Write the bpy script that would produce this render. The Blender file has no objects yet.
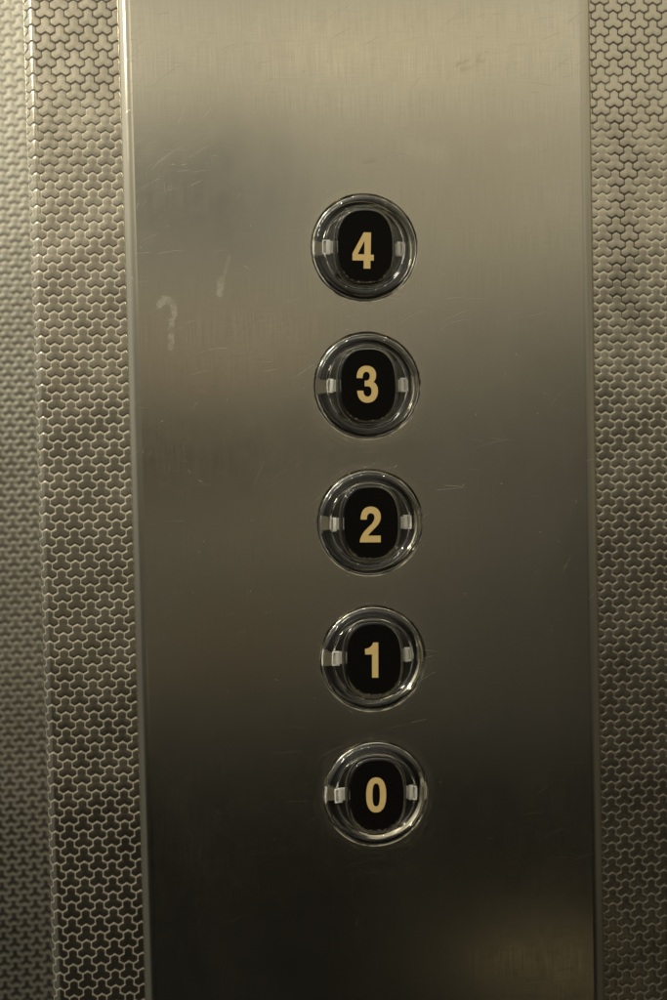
import bpy, bmesh, math
import numpy as np
from mathutils import Matrix, Vector

rng = np.random.default_rng(7)
scene = bpy.context.scene
COL = scene.collection
S = 0.0525                      # button pitch, metres
MM = 0.001

# ------------------------------------------------------------------ helpers
def link(name, mesh, mat, parent=None):
    o = bpy.data.objects.new(name, mesh)
    COL.objects.link(o)
    if mat is not None and len(mesh.materials) == 0:
        mesh.materials.append(mat)
    if parent is not None:
        o.parent = parent
    return o

def mesh_from(name, verts, faces, smooth_angle=None):
    me = bpy.data.meshes.new(name)
    me.from_pydata([tuple(v) for v in verts], [], faces)
    bm = bmesh.new(); bm.from_mesh(me)
    bmesh.ops.recalc_face_normals(bm, faces=bm.faces)
    bm.to_mesh(me); bm.free()
    if smooth_angle is not None:
        me.shade_smooth()
        me.set_sharp_from_angle(angle=math.radians(smooth_angle))
    return me

class N:
    """tiny node-graph helper"""
    def __init__(self, tree):
        self.t = tree; self.n = tree.nodes; self.l = tree.links
    def add(self, kind, **kw):
        nd = self.n.new(kind)
        for k, v in kw.items():
            setattr(nd, k, v)
        return nd
    def put(self, sock, v):
        if isinstance(v, bpy.types.NodeSocket):
            self.l.new(v, sock)
        elif v is not None:
            sock.default_value = v
    def m(self, op, a, b=None, c=None, clamp=False):
        nd = self.add('ShaderNodeMath', operation=op, use_clamp=clamp)
        self.put(nd.inputs[0], a)
        if b is not None: self.put(nd.inputs[1], b)
        if c is not None: self.put(nd.inputs[2], c)
        return nd.outputs[0]
    def vm(self, op, a, b=None):
        nd = self.add('ShaderNodeVectorMath', operation=op)
        self.put(nd.inputs[0], a)
        if b is not None: self.put(nd.inputs[1], b)
        return nd.outputs['Value'] if op in ('LENGTH', 'DISTANCE', 'DOT_PRODUCT') else nd.outputs[0]
    def rng(self, v, a, b, c=0.0, d=1.0, kind='SMOOTHSTEP'):
        nd = self.add('ShaderNodeMapRange', interpolation_type=kind)
        self.put(nd.inputs[0], v)
        for i, q in enumerate((a, b, c, d)):
            self.put(nd.inputs[1 + i], q)
        return nd.outputs[0]
    def noise(self, vec, scale, detail=3.0, rough=0.55, dist=0.0):
        nd = self.add('ShaderNodeTexNoise')
        self.put(nd.inputs['Vector'], vec)
        nd.inputs['Scale'].default_value = scale
        nd.inputs['Detail'].default_value = detail
        nd.inputs['Roughness'].default_value = rough
        nd.inputs['Distortion'].default_value = dist
        return nd.outputs[0]
    def mapv(self, vec, scale=(1, 1, 1), rot=(0, 0, 0), loc=(0, 0, 0)):
        nd = self.add('ShaderNodeMapping')
        self.put(nd.inputs['Vector'], vec)
        nd.inputs['Scale'].default_value = scale
        nd.inputs['Rotation'].default_value = rot
        nd.inputs['Location'].default_value = loc
        return nd.outputs[0]
    def mix(self, f, a, b):
        nd = self.add('ShaderNodeMix', data_type='RGBA')
        self.put(nd.inputs[0], f); self.put(nd.inputs[6], a); self.put(nd.inputs[7], b)
        return nd.outputs[2]
    def ramp(self, f, stops, interp='EASE'):
        nd = self.add('ShaderNodeValToRGB')
        cr = nd.color_ramp; cr.interpolation = interp
        while len(cr.elements) < len(stops):
            cr.elements.new(0.5)
        for e, (p, c) in zip(cr.elements, stops):
            e.position = p; e.color = (c[0], c[1], c[2], 1)
        self.put(nd.inputs[0], f)
        return nd.outputs[0]

def new_mat(name):
    m = bpy.data.materials.new(name); m.use_nodes = True
    m.node_tree.nodes.clear()
    g = N(m.node_tree)
    out = g.add('ShaderNodeOutputMaterial')
    b = g.add('ShaderNodeBsdfPrincipled')
    g.l.new(b.outputs[0], out.inputs[0])
    return m, g, b, out

# ---------------------------------------------------------------- materials
def scratch_layer(g, vec2, scale, length, width, ang0, ang_spread, density, seed):
    """straight hairline scratches: one random segment per Voronoi cell (vec2 in metres, z=0)"""
    v = g.mapv(vec2, loc=(seed * 0.37, seed * 0.91, 0))
    vo = g.add('ShaderNodeTexVoronoi', voronoi_dimensions='2D', feature='F1')
    g.put(vo.inputs['Vector'], v); vo.inputs['Scale'].default_value = scale
    d = g.vm('SUBTRACT', v, vo.outputs['Position'])
    sep = g.add('ShaderNodeSeparateColor'); g.put(sep.inputs[0], vo.outputs['Color'])
    ang = g.m('MULTIPLY_ADD', g.m('SUBTRACT', sep.outputs[0], 0.5), ang_spread, ang0)
    ca, sa = g.m('COSINE', ang), g.m('SINE', ang)
    sx = g.add('ShaderNodeSeparateXYZ'); g.put(sx.inputs[0], d)
    along = g.m('ADD', g.m('MULTIPLY', sx.outputs[0], ca), g.m('MULTIPLY', sx.outputs[1], sa))
    perp = g.m('SUBTRACT', g.m('MULTIPLY', sx.outputs[1], ca), g.m('MULTIPLY', sx.outputs[0], sa))
    # slight curvature
    perp = g.m('ADD', perp, g.m('MULTIPLY', g.m('MULTIPLY', along, along), g.m('MULTIPLY', g.m('SUBTRACT', sep.outputs[2], 0.5), 40.0)))
    ln = g.m('MULTIPLY', length, g.m('ADD', sep.outputs[2], 0.25))
    ml = g.rng(g.m('DIVIDE', g.m('ABSOLUTE', along), ln), 0.3, 1.0, 1.0, 0.0)
    mp = g.rng(g.m('ABSOLUTE', perp), width * 0.2, width, 1.0, 0.0)
    on = g.rng(sep.outputs[1], 1 - density, 1.0, 0.0, 1.0, 'LINEAR')
    return g.m('MULTIPLY', g.m('MULTIPLY', ml, mp), on)

def plane_coords(g):
    tc = g.add('ShaderNodeTexCoord')
    sx = g.add('ShaderNodeSeparateXYZ'); g.put(sx.inputs[0], tc.outputs['Object'])
    cb = g.add('ShaderNodeCombineXYZ'); g.put(cb.inputs[0], sx.outputs[0]); g.put(cb.inputs[1], sx.outputs[2])
    return tc.outputs['Object'], cb.outputs[0], sx.outputs[0], sx.outputs[2]

def capsule(g, x, z, ax, az, bx, bz, r0, r1):
    """soft mask round the segment a-b on the plate (metres)"""
    dx, dz = bx - ax, bz - az; L2 = dx * dx + dz * dz
    t = g.m('DIVIDE', g.m('ADD', g.m('MULTIPLY', g.m('SUBTRACT', x, ax), dx), g.m('MULTIPLY', g.m('SUBTRACT', z, az), dz)), L2, clamp=True)
    qx = g.m('SUBTRACT', g.m('SUBTRACT', x, ax), g.m('MULTIPLY', t, dx))
    qz = g.m('SUBTRACT', g.m('SUBTRACT', z, az), g.m('MULTIPLY', t, dz))
    d = g.m('SQRT', g.m('ADD', g.m('MULTIPLY', qx, qx), g.m('MULTIPLY', qz, qz)))
    return g.rng(d, r0, r1, 1.0, 0.0)

def ringmask(g, x, z, cx, cz, rx, rz, w):
    ux = g.m('DIVIDE', g.m('SUBTRACT', x, cx), rx); uz = g.m('DIVIDE', g.m('SUBTRACT', z, cz), rz)
    d = g.m('SQRT', g.m('ADD', g.m('MULTIPLY', ux, ux), g.m('MULTIPLY', uz, uz)))
    return g.rng(g.m('ABSOLUTE', g.m('SUBTRACT', d, 1.0)), w * 0.3, w, 1.0, 0.0)

def make_plate_steel():
    m, g, b, out = new_mat('brushed_stainless_steel')
    obj, v2, x, z = plane_coords(g)
    # brushing: fine vertical grain + weak cross grain
    gr1 = g.noise(g.mapv(v2, (2600, 60, 1)), 1.0, 2.0, 0.6)
    gr2 = g.noise(g.mapv(v2, (90, 2200, 1)), 1.0, 2.0, 0.6)
    grain = g.m('MULTIPLY_ADD', g.m('SUBTRACT', gr2, 0.5), 0.5, g.m('SUBTRACT', gr1, 0.5))
    cloud = g.noise(g.mapv(v2, (1, 0.6, 1)), 22, 4.0, 0.6, 0.6)
    cloud2 = g.noise(v2, 90, 4.0, 0.65, 0.8)
    # scratches
    s1 = scratch_layer(g, v2, 75, 0.0085, 0.00011, 1.05, 1.3, 0.55, 1)
    s2 = scratch_layer(g, v2, 60, 0.012, 0.00009, 0.35, 0.9, 0.3, 2)
    s3 = scratch_layer(g, v2, 170, 0.0032, 0.00010, 0.8, 2.0, 0.4, 3)
    s4 = scratch_layer(g, v2, 260, 0.0011, 0.00014, 0.8, 3.0, 0.05, 4)
    s5 = scratch_layer(g, v2, 110, 0.007, 0.00007, 0.25, 0.9, 0.6, 5)
    patch = g.rng(g.noise(v2, 16, 2.0, 0.5), 0.40, 0.66)
    patch2 = g.rng(g.noise(g.mapv(v2, loc=(3, 5, 0)), 19, 2.0, 0.5), 0.42, 0.66)
    scr = g.m('ADD', g.m('MULTIPLY', g.m('ADD', g.m('MULTIPLY', s1, 0.8), g.m('MULTIPLY', s3, 0.6)), patch),
              g.m('MULTIPLY', g.m('ADD', g.m('MULTIPLY', s2, .8), s5), patch2))
    scr = g.m('ADD', scr, g.m('MULTIPLY', s4, 0.9))
    scr = g.m('MULTIPLY', scr, g.rng(z, -0.16, 0.02, 0.4, 0.85))
    # swirls rubbed round every button
    zz = g.m('SUBTRACT', g.m('MULTIPLY', g.m('FRACT', g.m('ADD', g.m('DIVIDE', z, S), 0.5)), S), S / 2)
    rad = g.m('SQRT', g.m('ADD', g.m('MULTIPLY', x, x), g.m('MULTIPLY', zz, zz)))
    ang = g.m('ARCTAN2', zz, x)
    cb = g.add('ShaderNodeCombineXYZ'); g.put(cb.inputs[0], g.m('MULTIPLY', rad, 3600)); g.put(cb.inputs[1], g.m('MULTIPLY', ang, 2.2)); g.put(cb.inputs[2], z)
    swn = g.rng(g.noise(cb.outputs[0], 1.0, 2.0, 0.7), 0.56, 0.78)
    inz = g.rng(g.m('ABSOLUTE', z), 0.13, 0.14, 1.0, 0.0)
    sw = g.m('MULTIPLY', g.m('MULTIPLY', swn, g.rng(rad, 0.0205, 0.031, 1.0, 0.0)), inz)
    scr = g.m('ADD', scr, g.m('MULTIPLY', sw, 0.45))
    halo = g.m('MULTIPLY', g.m('MULTIPLY', g.rng(rad, 0.0203, 0.0245, 1.0, 0.0), inz), 1.0)
    # dried smears
    def jit(k):
        return g.m('MULTIPLY', g.m('SUBTRACT', g.noise(g.mapv(v2, loc=(k, k, 0)), 330, 4.0, 0.7), 0.5), 0.0030)
    xj, zj = g.m('ADD', x, g.m('ADD', jit(1), 0.0015)), g.m('ADD', z, g.m('ADD', jit(7), -0.0095))
    smear = ringmask(g, xj, zj, -0.0742, 0.0725, 0.0030, 0.0042, 0.55)
    smear = g.m('MULTIPLY', smear, g.rng(g.m('ADD', g.m('ADD', xj, 0.0742), g.m('MULTIPLY', g.m('SUBTRACT', zj, 0.0725), 0.8)), -0.0028, -0.0012, 0.15, 1.0))
    smear = g.m('MAXIMUM', smear, capsule(g, xj, zj, -0.0722, 0.0695, -0.0728, 0.0585, 0.0005, 0.0016))
    smear = g.m('MAXIMUM', smear, capsule(g, xj, zj, -0.0530, 0.0840, -0.0540, 0.0790, 0.0006, 0.0021))
    smear = g.m('MAXIMUM', smear, g.m('MULTIPLY', capsule(g, xj, zj, -0.0500, 0.0925, -0.0525, 0.0850, 0.0001, 0.0012), 0.45))
    smear = g.m('MAXIMUM', smear, g.m('MULTIPLY', capsule(g, xj, zj, 0.0200, 0.1330, 0.0320, 0.1310, 0.000, 0.0060), 0.5))
    smear = g.m('MAXIMUM', smear, g.m('MULTIPLY', capsule(g, xj, zj, 0.0600, 0.1345, 0.0660, 0.1360, 0.000, 0.0045), 0.5))
    smear = g.m('MULTIPLY', smear, g.rng(g.noise(v2, 300, 4.0, 0.7), 0.35, 0.58, 0.45, 1.25))
    stain = g.m('MULTIPLY', capsule(g, xj, zj, 0.040, 0.1640, 0.0475, 0.1670, 0.0008, 0.0032), g.rng(g.noise(v2, 380, 3.0), 0.4, 0.6))
    # colour
    base = g.mix(g.m('MULTIPLY', cloud, 0.9), (0.55, 0.52, 0.44, 1), (0.65, 0.62, 0.53, 1))
    base = g.mix(g.m('MULTIPLY', g.rng(grain, -0.35, 0.35), 0.35), base, (0.45, 0.42, 0.34, 1))
    base = g.mix(g.m('MULTIPLY', stain, 0.22), base, (0.25, 0.21, 0.13, 1))
    seam = g.m('MULTIPLY', g.m('MULTIPLY', g.rng(g.m('MULTIPLY_ADD', g.m('SUBTRACT', g.noise(v2, 500, 3.0), 0.5), 0.0012, rad), 0.0203, 0.0210, 1.0, 0.0), inz), g.rng(g.noise(v2, 130, 2.0), 0.42, 0.6))
    base = g.mix(g.m('MULTIPLY', seam, 0.8), base, (0.05, 0.042, 0.03, 1))
    g.put(b.inputs['Base Color'], base)
    met = g.m('SUBTRACT', 1.0, g.m('ADD', g.m('MULTIPLY', smear, 0.08), g.m('MULTIPLY', scr, 0.06)), clamp=True)
    g.put(b.inputs['Metallic'], met)
    ro = g.m('ADD', 0.085, g.m('MULTIPLY', cloud, 0.075))
    ro = g.m('ADD', ro, g.m('MULTIPLY', cloud2, 0.05))
    ro = g.m('ADD', ro, g.m('MULTIPLY', grain, 0.10))
    ro = g.m('ADD', ro, g.m('MULTIPLY', scr, 0.24))
    ro = g.m('ADD', ro, g.m('MULTIPLY', halo, 0.05))
    ro = g.m('ADD', ro, g.m('MULTIPLY', smear, 0.12), clamp=True)
    g.put(b.inputs['Roughness'], ro)
    bp = g.add('ShaderNodeBump'); bp.inputs['Strength'].default_value = 0.25; bp.inputs['Distance'].default_value = 0.00006
    h = g.m('ADD', g.m('MULTIPLY', grain, 0.25), g.m('MULTIPLY', scr, -1.2))
    h = g.m('ADD', h, g.m('MULTIPLY', cloud, 2.0))
    g.put(bp.inputs['Height'], h)
    g.put(b.inputs['Normal'], bp.outputs[0])
    return m

def make_pad_steel(name, base_a, base_b, rough, groove_rough, groove_dull, grimy):
    m, g, b, out = new_mat(name)
    tc = g.add('ShaderNodeTexCoord'); v = tc.outputs['Object']
    at = g.add('ShaderNodeAttribute', attribute_name='groove', attribute_type='GEOMETRY')
    gv = at.outputs['Fac']
    cloud = g.noise(v, 30, 3.0, 0.6)
    base = g.mix(cloud, base_a, base_b)
    grime = g.rng(g.noise(v, 24, 3.0, 0.6, 0.4), 0.50, 0.66)
    # old dirt sits in the grooves high up and in a run down the right-hand side
    sx = g.add('ShaderNodeSeparateXYZ'); g.put(sx.inputs[0], v)
    px, pz = sx.outputs[0], sx.outputs[2]
    fine_n = g.noise(v, 55, 3.0, 0.6)
    top = g.rng(g.m('MULTIPLY_ADD', g.m('SUBTRACT', fine_n, 0.5), 0.09, pz), 0.135, 0.170)
    run = g.m('MULTIPLY', g.rng(g.m('ABSOLUTE', g.m('SUBTRACT', g.m('MULTIPLY_ADD', g.m('SUBTRACT', fine_n, 0.5), 0.03, px), 0.1035)), 0.003, 0.008, 1.0, 0.0), g.rng(pz, 0.04, 0.09))
    dirt_and_dim = g.m('MAXIMUM', g.m('MAXIMUM', g.m('MULTIPLY', top, 0.9), run), g.m('MULTIPLY', g.m('MULTIPLY', g.rng(px, 0.08, 0.09), g.rng(pz, 0.12, -0.08)), 0.78)) if grimy else g.m('MULTIPLY', grime, 0.15)  # towards the lower right, dirt colour also stands in for weaker light
    gm = g.m('MULTIPLY', g.rng(gv, 0.10, 0.55), g.m('MULTIPLY', dirt_and_dim, 0.93))
    base = g.mix(gm, base, (0.055, 0.045, 0.03, 1))
    g.put(b.inputs['Base Color'], base)
    b.inputs['Metallic'].default_value = 1.0
    fine = g.noise(v, 900, 3.0, 0.6)
    r = g.m('ADD', rough, g.m('MULTIPLY', g.m('SUBTRACT', cloud, 0.5), 0.10))
    r = g.m('ADD', r, g.m('MULTIPLY', g.m('SUBTRACT', fine, 0.5), 0.10))
    r = g.m('ADD', r, g.m('MULTIPLY', g.rng(gv, 0.0, 0.9), groove_rough))
    g.put(b.inputs['Metallic'], g.m('SUBTRACT', 1.0, g.m('MULTIPLY', gv, groove_dull)))
    g.put(b.inputs['Roughness'], r)
    bp = g.add('ShaderNodeBump'); bp.inputs['Strength'].default_value = 0.3; bp.inputs['Distance'].default_value = 0.00005
    g.put(bp.inputs['Height'], fine); g.put(b.inputs['Normal'], bp.outputs[0])
    return m

def make_clear():
    m, g, b, out = new_mat('clear_acrylic')
    tc = g.add('ShaderNodeTexCoord')
    b.inputs['Base Color'].default_value = (0.97, 0.965, 0.93, 1)
    b.inputs['Transmission Weight'].default_value = 1.0
    b.inputs['IOR'].default_value = 1.49
    b.inputs['Roughness'].default_value = 0.0
    n = g.noise(tc.outputs['Object'], 500, 4.0, 0.7)
    g.put(b.inputs['Roughness'], g.rng(n, 0.55, 0.8, 0.0, 0.06))
    return m

def make_plate_black():
    m, g, b, out = new_mat('black_enamel')
    tc = g.add('ShaderNodeTexCoord'); v = tc.outputs['Object']
    sx = g.add('ShaderNodeSeparateXYZ'); g.put(sx.inputs[0], v)
    x, z = sx.outputs[0], sx.outputs[2]
    info = g.add('ShaderNodeObjectInfo')
    off = g.add('ShaderNodeCombineXYZ'); g.put(off.inputs[0], g.m('MULTIPLY', info.outputs['Random'], 5.0))
    vv = g.vm('ADD', v, off.outputs[0])
    ux = g.m('DIVIDE', g.m('ABSOLUTE', x), 0.0104); uz = g.m('DIVIDE', g.m('ABSOLUTE', z), 0.0139)
    d = g.m('POWER', g.m('ADD', g.m('POWER', ux, 2.6), g.m('POWER', uz, 2.6)), 1 / 2.6)
    n = g.noise(vv, 900, 4.0, 0.7)
    low = g.rng(z, -0.0075, -0.0125)
    thr = g.m('MULTIPLY_ADD', g.m('SUBTRACT', n, 0.5), 0.22, d)
    worn = g.m('MULTIPLY', g.rng(thr, 0.955, 0.995), low)
    dust = g.m('MULTIPLY', g.rng(g.noise(vv, 2500, 2.0), 0.73, 0.80), 0.25)
    f = g.m('MAXIMUM', worn, dust)
    g.put(b.inputs['Base Color'], g.mix(f, (0.0035, 0.0033, 0.003, 1), (0.15, 0.12, 0.075, 1)))
    g.put(b.inputs['Roughness'], g.m('MULTIPLY_ADD', f, 0.4, 0.32))
    b.inputs['Specular IOR Level'].default_value = 0.04
    return m

def simple(name, colr, rough, metallic=0.0, nscale=400, namp=0.15, spec=0.5, sub=0.0):
    m, g, b, out = new_mat(name)
    tc = g.add('ShaderNodeTexCoord')
    n = g.noise(tc.outputs['Object'], nscale, 3.0, 0.6)
    dark = tuple(c * (1 - namp) for c in colr) + (1,)
    lite = tuple(min(1, c * (1 + namp)) for c in colr) + (1,)
    g.put(b.inputs['Base Color'], g.mix(n, dark, lite))
    g.put(b.inputs['Roughness'], g.m('MULTIPLY_ADD', g.m('SUBTRACT', n, 0.5), 0.15, rough))
    b.inputs['Metallic'].default_value = metallic
    b.inputs['Specular IOR Level'].default_value = spec
    return m

M_PLATE = make_plate_steel()
M_PAD = make_pad_steel('embossed_steel', (0.52, 0.48, 0.39, 1), (0.62, 0.575, 0.475, 1), 0.19, 0.30, 0.20, True)
M_PADF = make_pad_steel('embossed_steel_rear', (0.62, 0.60, 0.51, 1), (0.70, 0.68, 0.59, 1), 0.17, 0.10, 0.05, False)
M_CLEAR = make_clear()
M_BLACK = make_plate_black()
M_GOLD = simple('gold_print', (0.43, 0.32, 0.13), 0.45, 0.0, 1500, 0.16)
M_TAB = simple('milky_plastic', (0.96, 0.955, 0.92), 0.4, 0.0, 600, 0.08)
M_FOOT = simple('beige_plastic', (0.34, 0.32, 0.24), 0.4, 0.0, 600, 0.08)
M_CHROME = simple('polished_steel', (0.62, 0.59, 0.50), 0.09, 1.0, 500, 0.05)
M_BEAD = simple('bead_ring_plastic', (0.24, 0.23, 0.18), 0.25, 0.0, 300, 0.2, 0.8)  # grey-beige of the added ring, set to read as a light bead
M_CUP = simple('dark_housing_plastic', (0.032, 0.030, 0.026), 0.2, 0.0, 300, 0.35)

# ------------------------------------------------- embossed sheets (real relief)
L = 0.00609                     # pitch of the three-lobed pads
SP = L / math.sqrt(3)
HX = [(0, 0), (SP, 0), (SP / 2, L / 2)]

def segs():
    """outline segments of one three-lobed pad, round its centre"""
    cx, cz = SP / 2, SP * math.sqrt(3) / 6
    R = SP / math.sqrt(3)
    out = []
    for k, (hx, hz) in enumerate(HX):
        for e in range(6):
            a = math.radians(60 * e)          # edge normal direction
            nx, nz = hx + SP * math.cos(a), hz + SP * math.sin(a)
            if any(abs(nx - q[0]) < 1e-6 and abs(nz - q[1]) < 1e-6 for q in HX):
                continue
            p = (hx + R * math.cos(a - math.pi / 6) - cx, hz + R * math.sin(a - math.pi / 6) - cz)
            q = (hx + R * math.cos(a + math.pi / 6) - cx, hz + R * math.sin(a + math.pi / 6) - cz)
            out.append((p, q))
    return out
SEG = segs()

def groove_distance(x, z):
    """distance from (x,z) to the nearest pad outline, smoothly rounded"""
    # lattice of pad centres: a=(0,L), b=(1.5*SP, L/2)
    j = np.round(x / (1.5 * SP)); best = None
    bd = np.full(x.shape, 1e9); bx = np.zeros_like(x); bz = np.zeros_like(z)
    # which pad contains the point: nearest small hexagon centre decides
    cx0, cz0 = SP / 2, SP * math.sqrt(3) / 6
    for dj in (-1, 0, 1):
        jj = j + dj
        i = np.round((z - jj * L / 2) / L)
        for di in (-1, 0, 1):
            X = jj * 1.5 * SP; Z = (i + di) * L + jj * L / 2
            for hx, hz in HX:
                d = (x - X - hx + cx0) ** 2 + (z - Z - hz + cz0) ** 2
                c = d < bd
                bd = np.where(c, d, bd); bx = np.where(c, X, bx); bz = np.where(c, Z, bz)
    px, pz = x - bx, z - bz
    k = 0.00012
    acc = np.zeros_like(x)
    for (ax, az), (qx, qz) in SEG:
        ex, ez = qx - ax, qz - az
        t = np.clip(((px - ax) * ex + (pz - az) * ez) / (ex * ex + ez * ez), 0, 1)
        d = np.hypot(px - ax - t * ex, pz - az - t * ez)
        acc += np.exp(-d / k)
    return np.maximum(-k * np.log(acc) , 0.0) 

def relief(d, depth, w0, w1):
    t = np.clip((d - w0) / (w1 - w0), 0, 1)
    return depth * (t * t * (3 - 2 * t) - 1)

def grid_mesh(name, U, Z, pos_fn, height, groove):
    """U,Z 1-D arrays; pos_fn(u)->(x,y,nx,ny)"""
    nu, nz = len(U), len(Z)
    x, y, nx, ny = pos_fn(U)
    PX = x[None, :] + nx[None, :] * height
    PY = y[None, :] + ny[None, :] * height
    PZ = np.repeat(Z[:, None], nu, 1)
    co = np.stack([PX, PY, PZ], -1).reshape(-1, 3).astype(np.float32)
    idx = np.arange(nu * nz).reshape(nz, nu)
    q = np.stack([idx[:-1, :-1], idx[:-1, 1:], idx[1:, 1:], idx[1:, :-1]], -1).reshape(-1, 4).astype(np.int32)
    me = bpy.data.meshes.new(name)
    me.vertices.add(len(co)); me.vertices.foreach_set('co', co.ravel())
    me.loops.add(q.size); me.loops.foreach_set('vertex_index', q.ravel())
    me.polygons.add(len(q))
    me.polygons.foreach_set('loop_start', np.arange(0, q.size, 4, dtype=np.int32))
    me.update(calc_edges=True)
    me.shade_smooth()
    a = me.attributes.new('groove', 'FLOAT', 'POINT')
    a.data.foreach_set('value', groove.astype(np.float32).ravel())
    return me

PILLAR_Y = 0.004
FOLD_X = -0.1262                # silhouette of the folded edge
FR = 0.0042                     # fold radius
ZLO, ZHI = -0.265, 0.285

def pillar():
    st = 0.00029
    side = np.arange(-0.146, 0, 0.002)              # return towards the rear wall
    flat0 = FOLD_X + FR                             # fold centre line
    arc = FR * math.pi / 2
    left = np.arange(-arc - 0.006, 0.036, st)       # u=0 where the flat front starts
    mid = np.linspace(0.037, 0.206, 20)
    right = np.arange(0.2070, 0.262, st)
    U = np.concatenate([np.arange(-arc - 0.140, -arc - 0.007, 0.004), left, mid, right])
    Z = np.arange(ZLO, ZHI, st)
    def pos(u):
        th = np.clip(-u / FR, 0, math.pi / 2)
        x = np.where(u >= 0, flat0 + u, flat0 - FR * np.sin(th))
        y = np.where(u >= 0, PILLAR_Y, PILLAR_Y + FR * (1 - np.cos(th)))
        y = y + np.where(u < -arc, -u - arc, 0)
        nx = np.where(u >= 0, 0.0, -np.sin(th)); ny = np.where(u >= 0, -1.0, -np.cos(th))
        return x, y, nx, ny
    # pad phase is read on the left and on the right of the plate separately (two sheets meet behind it)
    UU, ZZ = np.meshgrid(U, Z)
    xx = flat0 + UU
    tiltL, tiltR = 0.0, 0.0
    dl = groove_distance(xx - PH_L[0], ZZ - PH_L[1])
    dr = groove_distance(xx - PH_R[0], ZZ - PH_R[1])
    d = np.where(xx < 0, dl, dr)
    h = relief(d, 0.00013, 0.00002, 0.00036) + 0.00003 * np.clip(d / 0.0019, 0, 1)
    h = h + 0.00006 * np.sin(xx * 260 + 1.1 * np.sin(ZZ * 90)) * np.sin(ZZ * 210 + xx * 60) + 0.00007 * np.sin(ZZ * 120 + 2)
    g = 1 - np.clip((d - 0.00003) / 0.00027, 0, 1)
    sparse = ((UU > 0.0365) & (UU < 0.2065)) | (UU < -arc - 0.0065)
    h = np.where(sparse, -0.0006, h)
    h = np.where((UU > 0.050) & (UU < 0.195), -0.025, h)        # cut-out for the button boxes
    return grid_mesh('pillar_sheet', U, Z, pos, h, g)

REAR_Y = 0.150
def rear_wall():
    st = 0.00040
    U = np.arange(-0.290, -0.1215, st)
    Z = np.arange(-0.32, 0.36, st)
    UU, ZZ = np.meshgrid(U, Z)
    d = groove_distance(UU - PH_B[0], ZZ - PH_B[1])
    h = relief(d, 0.00013, 0.00003, 0.00100)
    g = 1 - np.clip((d - 0.0001) / 0.0010, 0, 1)
    return grid_mesh('rear_sheet', U, Z, lambda u: (u, u * 0 + REAR_Y, u * 0, u * 0 - 1.0), h, g)

# camera (fitted to the photograph's edges and button spacing)
CAM = np.array([-0.06379, -0.52949, 0.02945])
EUL = (math.pi / 2 - 0.03825, 0.02213, -0.09476)
FPX = 1389.0
def on_plane(px, py, Y):
    from mathutils import Euler
    R = np.array(Euler(EUL, 'XYZ').to_matrix())
    d = R @ np.array([(px - 333.5) / FPX, -(py - 500) / FPX, -1.0])
    p = CAM + d * (Y - CAM[1]) / d[1]
    return p[0], p[2]
PH_L = on_plane(60.0, 35.6, PILLAR_Y)
PH_R = on_plane(641.0, 116.4, PILLAR_Y)
PH_B = on_plane(14.8, 942.5, REAR_Y)

pl = link('embossed_steel_pillar', pillar(), M_PAD)
pl['label'] = 'embossed stainless steel pillar with three-lobed pads, in sharp focus right behind the button plate'
pl['category'] = 'wall cladding'
rw = link('embossed_steel_wall', rear_wall(), M_PADF)
rw['label'] = 'blurred embossed steel wall set back at the far left, beyond the folded pillar edge'
rw['category'] = 'wall'

# ------------------------------------------------------------ control panel
XL, XR = -0.09103, 0.09013
ER = 0.0050                     # edge roll width
ED = 0.0034                     # how far the plate stands off the pillar
HR = 0.0200                     # button hole radius
ROWS = [(2 - k) * S for k in range(5)]

panel = bpy.data.objects.new('elevator_control_panel', None)
COL.objects.link(panel)
panel['label'] = 'scratched brushed steel elevator control panel with a column of five round floor buttons'
panel['category'] = 'control panel'
panel.location = (0, 0, 0)

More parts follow.
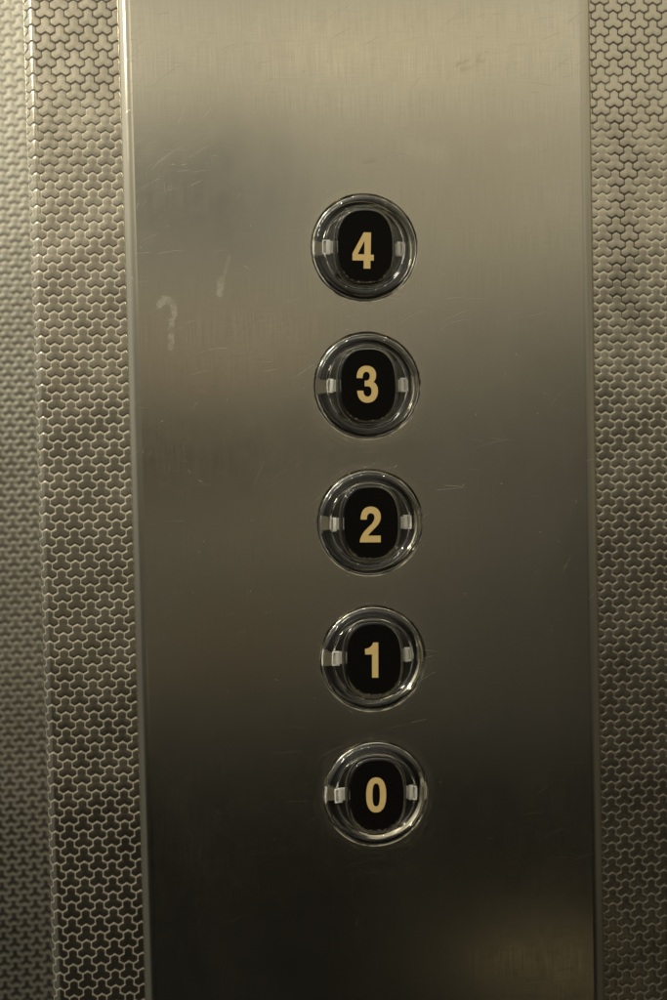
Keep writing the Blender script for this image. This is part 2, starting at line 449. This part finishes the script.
def faceplate():
    V, F = [], []
    def ring(pts):
        s = len(V); V.extend(pts); return list(range(s, s + len(pts)))
    Z0, Z1 = -0.27, 0.29
    n = 128
    # flat front : rectangle minus circles, filled by bmesh
    bm = bmesh.new()
    xs = [XL + ER, XR - ER]
    edges = []
    def loop(pts):
        vs = [bm.verts.new(p) for p in pts]
        return vs, [bm.edges.new((vs[i], vs[(i + 1) % len(vs)])) for i in range(len(vs))]
    nz = 60
    zs = [Z0 + (Z1 - Z0) * i / nz for i in range(nz + 1)]
    outer = [(xs[0], 0, z) for z in zs] + [(xs[1], 0, z) for z in reversed(zs)]
    ov, oe = loop(outer); edges += oe
    holes = []
    lip = 0.0007
    for zc in ROWS:
        pts = [((HR + lip) * math.cos(2 * math.pi * i / n), 0, zc + (HR + lip) * math.sin(2 * math.pi * i / n)) for i in range(n)]
        hv, he = loop(pts); holes.append((hv, zc)); edges += he
    bmesh.ops.triangle_fill(bm, use_beauty=True, use_dissolve=False, edges=edges)
    # hole lips
    for hv, zc in holes:
        prev = hv
        prof = [(HR + lip * (1 - math.sin(a)), lip * (1 - math.cos(a))) for a in (math.radians(q) for q in (22, 45, 67, 90))] + [(HR, 0.009)]
        for r, y in prof:
            cur = [bm.verts.new((r * math.cos(2 * math.pi * i / n), y, zc + r * math.sin(2 * math.pi * i / n))) for i in range(n)]
            for i in range(n):
                bm.faces.new((prev[i], prev[(i + 1) % n], cur[(i + 1) % n], cur[i]))
            prev = cur
    # rolled vertical edges
    for side in (0, 1):
        col = [v for v in ov if abs(v.co.x - xs[side]) < 1e-7]
        col.sort(key=lambda v: v.co.z)
        sg = -1 if side == 0 else 1
        prev = col
        steps = [(math.radians(a)) for a in range(9, 91, 9)]
        prof = [(ER * math.sin(a), ED * (1 - math.cos(a))) for a in steps] + [(ER - 0.0001, ED + 0.0002), (ER - 0.0016, ED + 0.0003)]
        for dx, y in prof:
            cur = [bm.verts.new((xs[side] + sg * dx, y, v.co.z)) for v in col]
            for i in range(len(col) - 1):
                bm.faces.new((prev[i], prev[i + 1], cur[i + 1], cur[i]))
            prev = cur
    bmesh.ops.recalc_face_normals(bm, faces=bm.faces)
    me = bpy.data.meshes.new('faceplate')
    bm.to_mesh(me); bm.free()
    # front must look towards -Y
    if sum(p.normal.y * p.area for p in me.polygons if abs(p.normal.y) > 0.99) > 0:
        me.flip_normals()
    me.shade_smooth(); me.set_sharp_from_angle(angle=math.radians(50))
    # the flat front keeps its own normals
    bm = bmesh.new(); bm.from_mesh(me)
    for e in bm.edges:
        fl = [abs(f.normal.y) > 0.99999 for f in e.link_faces]
        if len(fl) == 2 and fl[0] != fl[1]: e.smooth = False
    bm.to_mesh(me); bm.free()
    return me
link('faceplate', faceplate(), M_PLATE, panel)

# ------------------------------------------------------------------ buttons
PA, PB, PN = 0.0104, 0.0137, 2.6     # black plate outline (superellipse)
NS = 128
def oval(e, t):
    c, s = math.cos(t), math.sin(t)
    a, b = PA + e, PB + e
    r = (abs(c / a) ** PN + abs(s / b) ** PN) ** (-1 / PN)
    return r * c, r * s
def circ(r, t):
    return r * math.cos(t), r * math.sin(t)
def blend(e, r, f):
    return lambda t: tuple(o * (1 - f) + c * f for o, c in zip(oval(e, t), circ(r, t)))

def lathe(name, rings, smooth=42, closed=False):
    """rings: list of (fn(t)->(x,z), h) ; h points at the viewer (-Y)"""
    V, F = [], []
    for fn, h in rings:
        for i in range(NS):
            x, z = fn(2 * math.pi * i / NS)
            V.append((x, -h, z))
    k = len(rings)
    for a in range(k - 1 if not closed else k):
        b = (a + 1) % k
        for i in range(NS):
            j = (i + 1) % NS
            F.append((a * NS + i, a * NS + j, b * NS + j, b * NS + i))
    if not closed:
        pass
    return V, F

C = lambda r: (lambda t: circ(r, t))
O = lambda e: (lambda t: oval(e, t))
def cap_mesh():
    R = []
    mm = MM
    for q, h in ((17.5, -1.75), (18.4, -1.48), (19.0, -1.1), (19.55, -0.6), (19.82, -0.25), (19.92, 0)):
        R.append((C(q * mm), h * mm))
    # bulging rim (elliptic section)
    for a in range(10, 171, 10):
        t = math.radians(a)
        r = 17.5 + 2.42 * math.cos(t); h = 2.45 * math.sin(t)
        if a <= 120: R.append((C(r * mm), h * mm))
    R.append((blend(2.2 * mm, 15.9 * mm, .82), 1.75 * mm))
    R.append((blend(2.0 * mm, 15.6 * mm, .45), 1.35 * mm))
    R.append((O(1.35 * mm), 1.12 * mm))
    R.append((O(1.15 * mm), 1.25 * mm))
    R.append((O(1.06 * mm), 1.7 * mm))
    R.append((O(0.98 * mm), 2.35 * mm))
    R.append((O(0.80 * mm), 2.75 * mm))
    R.append((O(0.45 * mm), 3.0 * mm))
    R.append((O(0.1 * mm), 3.05 * mm))
    R.append((O(-3 * mm), 3.05 * mm))
    V, F = lathe('c', R)
    n0 = len(V); V.append((0, -3.05 * mm, 0)); last = (len(R) - 1) * NS
    for i in range(NS): F.append((last + i, last + (i + 1) % NS, n0))
    # underside
    U = [(O(-3 * mm), 0.0), (O(0.2 * mm), 0.0), (O(0.6 * mm), -0.35 * mm), (O(1.2 * mm), -0.5 * mm),
         (blend(2.2 * mm, 15.9 * mm, .8), -0.5 * mm), (C(15.6 * mm), -0.8 * mm), (C(15.9 * mm), -1.1 * mm), (C(16.3 * mm), -1.45 * mm), (C(16.9 * mm), -1.72 * mm)]
    V2, F2 = lathe('u', U)
    base = len(V); V += V2; F += [tuple(base + q for q in f) for f in F2]
    n1 = len(V); V.append((0, 0.0, 0))
    for i in range(NS): F.append((base + (i + 1) % NS, base + i, n1))
    lastu = base + (len(U) - 1) * NS
    for i in range(NS):
        j = (i + 1) % NS
        F.append((lastu + i, lastu + j, j, i))
    return mesh_from('button_cap', V, F, 42)

def cup_mesh():
    mm = MM
    R = [(C(19.98 * mm), -3.3 * mm), (C(19.9 * mm), -3.4 * mm), (C(19.9 * mm), -8.5 * mm), (C(19.2 * mm), -9.3 * mm), (C(15.5 * mm), -9.5 * mm), (C(15.3 * mm), -7.5 * mm), (C(14.9 * mm), -7.2 * mm),
         (blend(0.6 * mm, 14.5 * mm, .6), -7.4 * mm), (O(0.5 * mm), -7.4 * mm), (O(-3 * mm), -7.4 * mm)]
    V, F = lathe('h', R)
    n = len(V); V.append((0, 7.4 * mm, 0)); last = (len(R) - 1) * NS
    for i in range(NS): F.append((last + i, last + (i + 1) % NS, n))
    # back skin so that it is a closed solid
    R2 = [(C(20.2 * mm), -1.2 * mm), (C(20.2 * mm), -12 * mm)]
    return mesh_from('housing', V, F, 35)

def reflector_mesh():
    mm = MM
    R = [(C(q * mm), h * mm) for q, h in ((19.99, -0.25), (19.62, -0.72), (19.05, -1.24), (18.45, -1.64), (17.95, -1.88), (17.8, -2.0), (17.7, -2.2), (17.8, -3.2), (19.99, -3.2))]
    V, F = lathe('r', R, closed=True)
    return mesh_from('reflector_ring', V, F, 35)

def bead_ring_mesh():  # added ring under the cap, makes a light bead round the number plate
    mm = MM
    R = [(O(q * mm), h * mm) for q, h in ((1.45, -0.62), (1.3, -0.9), (1.0, -1.15), (0.55, -1.32), (0.0, -1.38), (0.0, -1.7), (1.45, -1.7))]
    V, F = lathe('r', R, closed=True)
    return mesh_from('added_bead_ring', V, F, 35)

def plate_mesh():
    mm = MM
    R = [(O(-0.15 * mm), 2.9 * mm), (O(0.0), 3.0 * mm), (O(0.0), 3.35 * mm), (O(-0.15 * mm), 3.5 * mm), (O(-0.6 * mm), 3.5 * mm), (O(-4 * mm), 3.5 * mm)]
    V, F = lathe('p', R)
    n = len(V); V.append((0, -3.5 * mm, 0)); last = (len(R) - 1) * NS
    for i in range(NS): F.append((last + i, last + (i + 1) % NS, n))
    n = len(V); V.append((0, -2.9 * mm, 0))
    for i in range(NS): F.append(((i + 1) % NS, i, n))
    return mesh_from('number_plate', V, F, 40)

def boxes_mesh(name, bl, bevel=0.00018):
    bm = bmesh.new()
    for (x0, x1, y0, y1, z0, z1) in bl:
        r = bmesh.ops.create_cube(bm, size=1.0)
        for v in r['verts']:
            v.co = Vector(((x0 + x1) / 2 + v.co.x * (x1 - x0), (y0 + y1) / 2 + v.co.y * (y1 - y0), (z0 + z1) / 2 + v.co.z * (z1 - z0)))
    bmesh.ops.bevel(bm, geom=list(bm.edges), offset=bevel, segments=2, affect='EDGES')
    me = bpy.data.meshes.new(name); bm.to_mesh(me); bm.free()
    me.shade_smooth(); me.set_sharp_from_angle(angle=math.radians(40))
    return me

def clip_mesh():
    """milky light guide clip, built on the +x side"""
    m = MM
    b = []
    zt, zb = 2.75 * m, -2.75 * m
    # bracket frame: top, bottom, outer bar, window slot, front tongue
    b.append((12.9 * m, 16.4 * m, 1.2 * m, 3.4 * m, zt - 0.45 * m, zt))
    b.append((12.9 * m, 16.4 * m, 1.2 * m, 3.4 * m, zb, zb + 0.45 * m))
    b.append((15.85 * m, 16.4 * m, 1.15 * m, 3.3 * m, zb + .3 * m, zt - .3 * m))
    b.append((12.95 * m, 14.75 * m, 1.05 * m, 1.9 * m, zb + .25 * m, zt - .25 * m))
    # arm reaching behind the number plate
    b.append((10.0 * m, 13.1 * m, 2.1 * m, 4.2 * m, zb + 0.3 * m, zt - 0.6 * m))
    # foot resting in the housing under the rim
    b.append((15.2 * m, 16.3 * m, 3.0 * m, 7.3 * m, zb + .5 * m, zt - .5 * m))
    return boxes_mesh('light_clip', b)

U_ = 0.02315 * MM
ROLL = 0.0221
def bez(pts):
    out = []
    cur = None
    for p in pts:
        if len(p) == 2:
            out.append(p); cur = p
        else:
            (x1, y1, x2, y2, x3, y3) = p
            for i in range(1, 13):
                t = i / 12; s = 1 - t
                out.append((s**3 * cur[0] + 3*s*s*t * x1 + 3*s*t*t * x2 + t**3 * x3, s**3 * cur[1] + 3*s*s*t * y1 + 3*s*t*t * y2 + t**3 * y3))
            cur = (x3, y3)
    return out
def sup(cx, cy, a, b, n, k=56):
    o = []
    for i in range(k):
        t = 2 * math.pi * i / k; c, s = math.cos(t), math.sin(t)
        r = (abs(c / a) ** n + abs(s / b) ** n) ** (-1 / n)
        o.append((cx + r * c, cy + r * s))
    return o
DIG = {
 '4': ((328.5, 380), [bez([(320, 128), (440, 128), (434, 490), (486, 490), (485, 585), (431, 585), (430, 716), (318, 716), (319, 585), (134, 585), (134, 472)]), [(332, 262), (330, 484), (220, 484)]]),
 '3': ((328.5, 425), [bez([(155, 298), (155, 170, 215, 95, 318, 95), (420, 95, 475, 165, 475, 245), (475, 300, 462, 335, 430, 358), (475, 385, 507, 430, 507, 510), (507, 630, 430, 702, 335, 702), (225, 702, 165, 620, 165, 505), (265, 505), (270, 570, 295, 602, 335, 602), (375, 602, 402, 570, 402, 515), (402, 455, 375, 432, 330, 432), (287, 432), (287, 340), (310, 340), (350, 338, 372, 310, 372, 265), (372, 220, 350, 195, 318, 195), (280, 195, 255, 220, 252, 298)])]),
 '2': ((322, 388.5), [bez([(165, 335), (165, 200, 225, 122, 332, 122), (440, 122, 500, 200, 500, 290), (500, 370, 455, 425, 400, 480), (350, 530, 310, 565, 290, 602), (500, 602), (498, 712), (152, 712), (155, 640, 190, 570, 250, 505), (310, 440, 395, 390, 395, 300), (395, 255, 370, 232, 332, 232), (290, 232, 270, 265, 267, 335)])]),
 '1': ((330, 398.5), [bez([(333, 132), (418, 132), (420, 715), (316, 715), (314, 328), (200, 328), (197, 235), (260, 230, 315, 200, 333, 132)])]),
 '0': ((328.5, 383.5), [sup(335, 408, 167, 293, 2.35), sup(335, 408, 62, 193, 2.7)]),
}
def digit_mesh(ch):
    (cx, cy), loops = DIG[ch]
    cu = bpy.data.curves.new('num', 'CURVE'); cu.dimensions = '2D'; cu.fill_mode = 'BOTH'; cu.extrude = 0.00004
    for lp in loops:
        sp = cu.splines.new('POLY'); sp.points.add(len(lp) - 1); sp.use_cyclic_u = True
        for i, (x, y) in enumerate(lp):
            dx, dy = (x - cx) * U_, -(y - cy) * U_
            # undo the camera roll
            sp.points[i].co = (dx * math.cos(ROLL) + dy * math.sin(ROLL), dy * math.cos(ROLL) - dx * math.sin(ROLL), 0, 1)
    ob = bpy.data.objects.new('tmp', cu); COL.objects.link(ob)
    me = bpy.data.meshes.new_from_object(ob)
    bpy.data.objects.remove(ob); bpy.data.curves.remove(cu)
    me.transform(Matrix.Rotation(math.pi / 2, 4, 'X'))
    me.transform(Matrix.Translation((0, -3.55 * MM, 0)))
    me.name = 'numeral'
    me.materials.clear()
    return me

cap, cup, plate = cap_mesh(), cup_mesh(), plate_mesh()
refl, bead_ring = reflector_mesh(), bead_ring_mesh()
clip_r = clip_mesh()
foot = boxes_mesh('clip_foot', [(15.6 * MM, 19.7 * MM, 3.4 * MM, 7.4 * MM, -2.7 * MM, 2.5 * MM)])
for ch, z in zip('43210', ROWS):
    b = link('push_button', cap, M_CLEAR, panel)
    b.location = (0, 0, z)
    b['label'] = 'round clear push button marked %s' % ch
    link('housing', cup, M_CUP, b)
    link('reflector_ring', refl, M_CHROME, b)
    link('added_bead_ring', bead_ring, M_BEAD, b)
    link('number_plate', plate, M_BLACK, b)
    nm = link('numeral', digit_mesh(ch), M_GOLD, b)
    nm.location = (-0.0035 * 0.064 / 0.53, 0, -0.0035 * (z - 0.029) / 0.53)      # sits true on the plate
    nm['label'] = 'gold numeral %s' % ch
    for sgn in (0, 1):
        c = link('light_clip', clip_r, M_TAB, b)
        c.rotation_euler = (math.radians(rng.uniform(-5, 5)), math.pi * sgn + math.radians(rng.uniform(-2.5, 2.5)), math.radians(rng.uniform(-5, 5)))
        c.location = (rng.uniform(-.2, .2) * MM, rng.uniform(-.2, .3) * MM, rng.uniform(-.25, .25) * MM)
        if sgn: 
            ft = link('clip_foot', foot, M_FOOT, b)
            ft.rotation_euler = (0, math.pi, 0)

# -------------------------------------------------------------------- world
w = bpy.data.worlds.new('World'); scene.world = w; w.use_nodes = True
w.node_tree.nodes.clear()
g = N(w.node_tree)
out = g.add('ShaderNodeOutputWorld'); bg = g.add('ShaderNodeBackground')
g.l.new(bg.outputs[0], out.inputs[0])
tc = g.add('ShaderNodeTexCoord')
sx = g.add('ShaderNodeSeparateXYZ'); g.put(sx.inputs[0], tc.outputs['Generated'])
dx, dy, dz = sx.outputs
def K(v, tint=(1.0, 0.93, 0.735)): return tuple(v * t for t in tint)
P = lambda s: (s + 0.5)            # ramp position for sin(elevation) in -0.5..0.5
front = g.ramp(g.m('ADD', dz, 0.5, clamp=True), [
    (0.00, K(0.016)), (P(-.30), K(0.0125)), (P(-.225), K(0.021)), (P(-.19), K(0.052)),
    (P(-.16), K(0.070)), (P(-.10), K(0.095)), (P(-.05), K(0.135)), (P(-.015), K(0.125)), (P(.05), K(0.21)), (P(.10), K(0.33)),
    (P(.16), K(0.42)), (P(.22), K(0.50)), (P(.255), K(0.78)), (P(.285), K(0.74)), (P(.33), K(0.60)), (1.0, K(0.5))], 'LINEAR')
def blob(col, cx, cz, wx, wz, gain):
    """soft thing in the cabin mirrored by the steel: brightens or darkens one direction"""
    ux = g.m('DIVIDE', g.m('SUBTRACT', dx, cx), wx); uz = g.m('DIVIDE', g.m('SUBTRACT', dz, cz), wz)
    f = g.m('EXPONENT', g.m('MULTIPLY', g.m('ADD', g.m('MULTIPLY', ux, ux), g.m('MULTIPLY', uz, uz)), -1.0))
    return g.mix(f, col, g.vm('MULTIPLY', col, gain))
front = blob(front, -0.01, 0.185, 0.11, 0.045, (0.36, 0.38, 0.42))
front = blob(front, 0.14, 0.272, 0.16, 0.020, (1.60, 1.52, 1.35))
front = blob(front, 0.21, 0.16, 0.09, 0.06, (1.28, 1.25, 1.18))
front = blob(front, 0.01, 0.072, 0.085, 0.020, (1.9, 1.6, 1.25))
front = blob(front, -0.02, 0.000, 0.08, 0.030, (0.25, 0.20, 0.18))
front = blob(front, 0.11, 0.01, 0.09, 0.02, (0.75, 0.75, 0.75))
front = blob(front, 0.05, -0.058, 0.11, 0.018, (1.9, 1.8, 1.55))
front = blob(front, 0.02, -0.14, 0.09, 0.025, (1.6, 1.4, 1.1))
front = blob(front, 0.30, -0.05, 0.09, 0.12, (0.70, 0.70, 0.70))
front = blob(front, 0.235, -0.352, 0.062, 0.0080, (36.0, 31.5, 22.0))
front = blob(front, 0.365, -0.08, 0.075, 0.22, (0.42, 0.40, 0.38))
front = blob(front, -0.17, 0.27, 0.07, 0.13, (2.4, 2.4, 2.4))
front = blob(front, -0.17, -0.158, 0.07, 0.024, (3.2, 3.0, 2.5))
front = blob(front, -0.20, -0.27, 0.10, 0.06, (0.4, 0.4, 0.4))
amb = g.ramp(g.m('MULTIPLY_ADD', dz, 0.5, 0.5), [
    (0.0, K(0.05)), (0.30, K(0.06)), (0.43, K(0.10)), (0.56, K(0.34)), (0.66, K(0.9)), (0.8, K(1.5)), (1.0, K(1.8, (1, .95, .8)))], 'LINEAR')
amb = g.vm('MULTIPLY', amb, g.mix(g.rng(dx, -0.7, 0.7), (1.55, 1.6, 1.7, 1), (0.80, 0.78, 0.72, 1)))
fm = g.m('MULTIPLY', g.rng(g.m('MULTIPLY', dy, -1.0), 0.60, 0.84), 1.0)
sky = g.mix(fm, amb, front)
nz = g.noise(g.mapv(tc.outputs['Generated'], (7, 3, 16)), 1.0, 3.0)
sky = g.vm('MULTIPLY', sky, g.mix(g.rng(nz, 0.3, 0.7), (0.84, 0.82, 0.80, 1), (1.12, 1.12, 1.12, 1)))
g.put(bg.inputs[0], sky)
bg.inputs[1].default_value = 1.0

# ------------------------------------------------------------------- lamps
def area(name, loc, size, watts, tint=(1, .9, .72)):
    ld = bpy.data.lights.new(name, 'AREA'); ld.shape = 'DISK'; ld.size = size; ld.energy = watts; ld.color = tint
    o = bpy.data.objects.new(name, ld); COL.objects.link(o); o.location = loc
    o.rotation_euler = (Vector((0, 0, 0)) - Vector(loc)).to_track_quat('-Z', 'Y').to_euler()
    return o
area('added_rim_light', (-0.62, -0.55, 0.85), 0.30, 3.7)  # added lamp without a real fitting, lights the arcs in the button rims
area('added_rim_light', (-0.76, -0.74, 0.55), 0.14, 2.3)  # smaller added lamp, lower down, brightens the same rim arcs
area('ceiling_downlight', (-0.85, -0.45, 0.75), 0.05, 1.2)
area('ceiling_downlight', (-0.30, -0.62, 1.10), 0.05, 2.0)
area('ceiling_downlight', (-0.05, -0.85, 1.15), 0.05, 1.8)
area('ceiling_downlight', (0.55, -0.75, 1.10), 0.05, 1.0)

# ------------------------------------------------------------------ camera
cd = bpy.data.cameras.new('camera'); cam = bpy.data.objects.new('camera', cd); COL.objects.link(cam)
cam.location = tuple(CAM); cam.rotation_euler = EUL
cd.sensor_fit = 'VERTICAL'; cd.sensor_height = 36.0; cd.lens = 36.0 * FPX / 1000.0
cd.clip_start = 0.02; cd.clip_end = 50
cd.dof.use_dof = True; cd.dof.focus_distance = 0.53; cd.dof.aperture_fstop = 8.0
scene.camera = cam

scene.view_settings.view_transform = 'Standard'
scene.view_settings.look = 'None'
scene.view_settings.exposure = 0
scene.render.engine = 'CYCLES'
cy = scene.cycles
cy.max_bounces = 16; cy.transmission_bounces = 14; cy.glossy_bounces = 8; cy.diffuse_bounces = 5
cy.caustics_refractive = True; cy.caustics_reflective = True
cy.use_denoising = True
cy.sample_clamp_indirect = 60.0
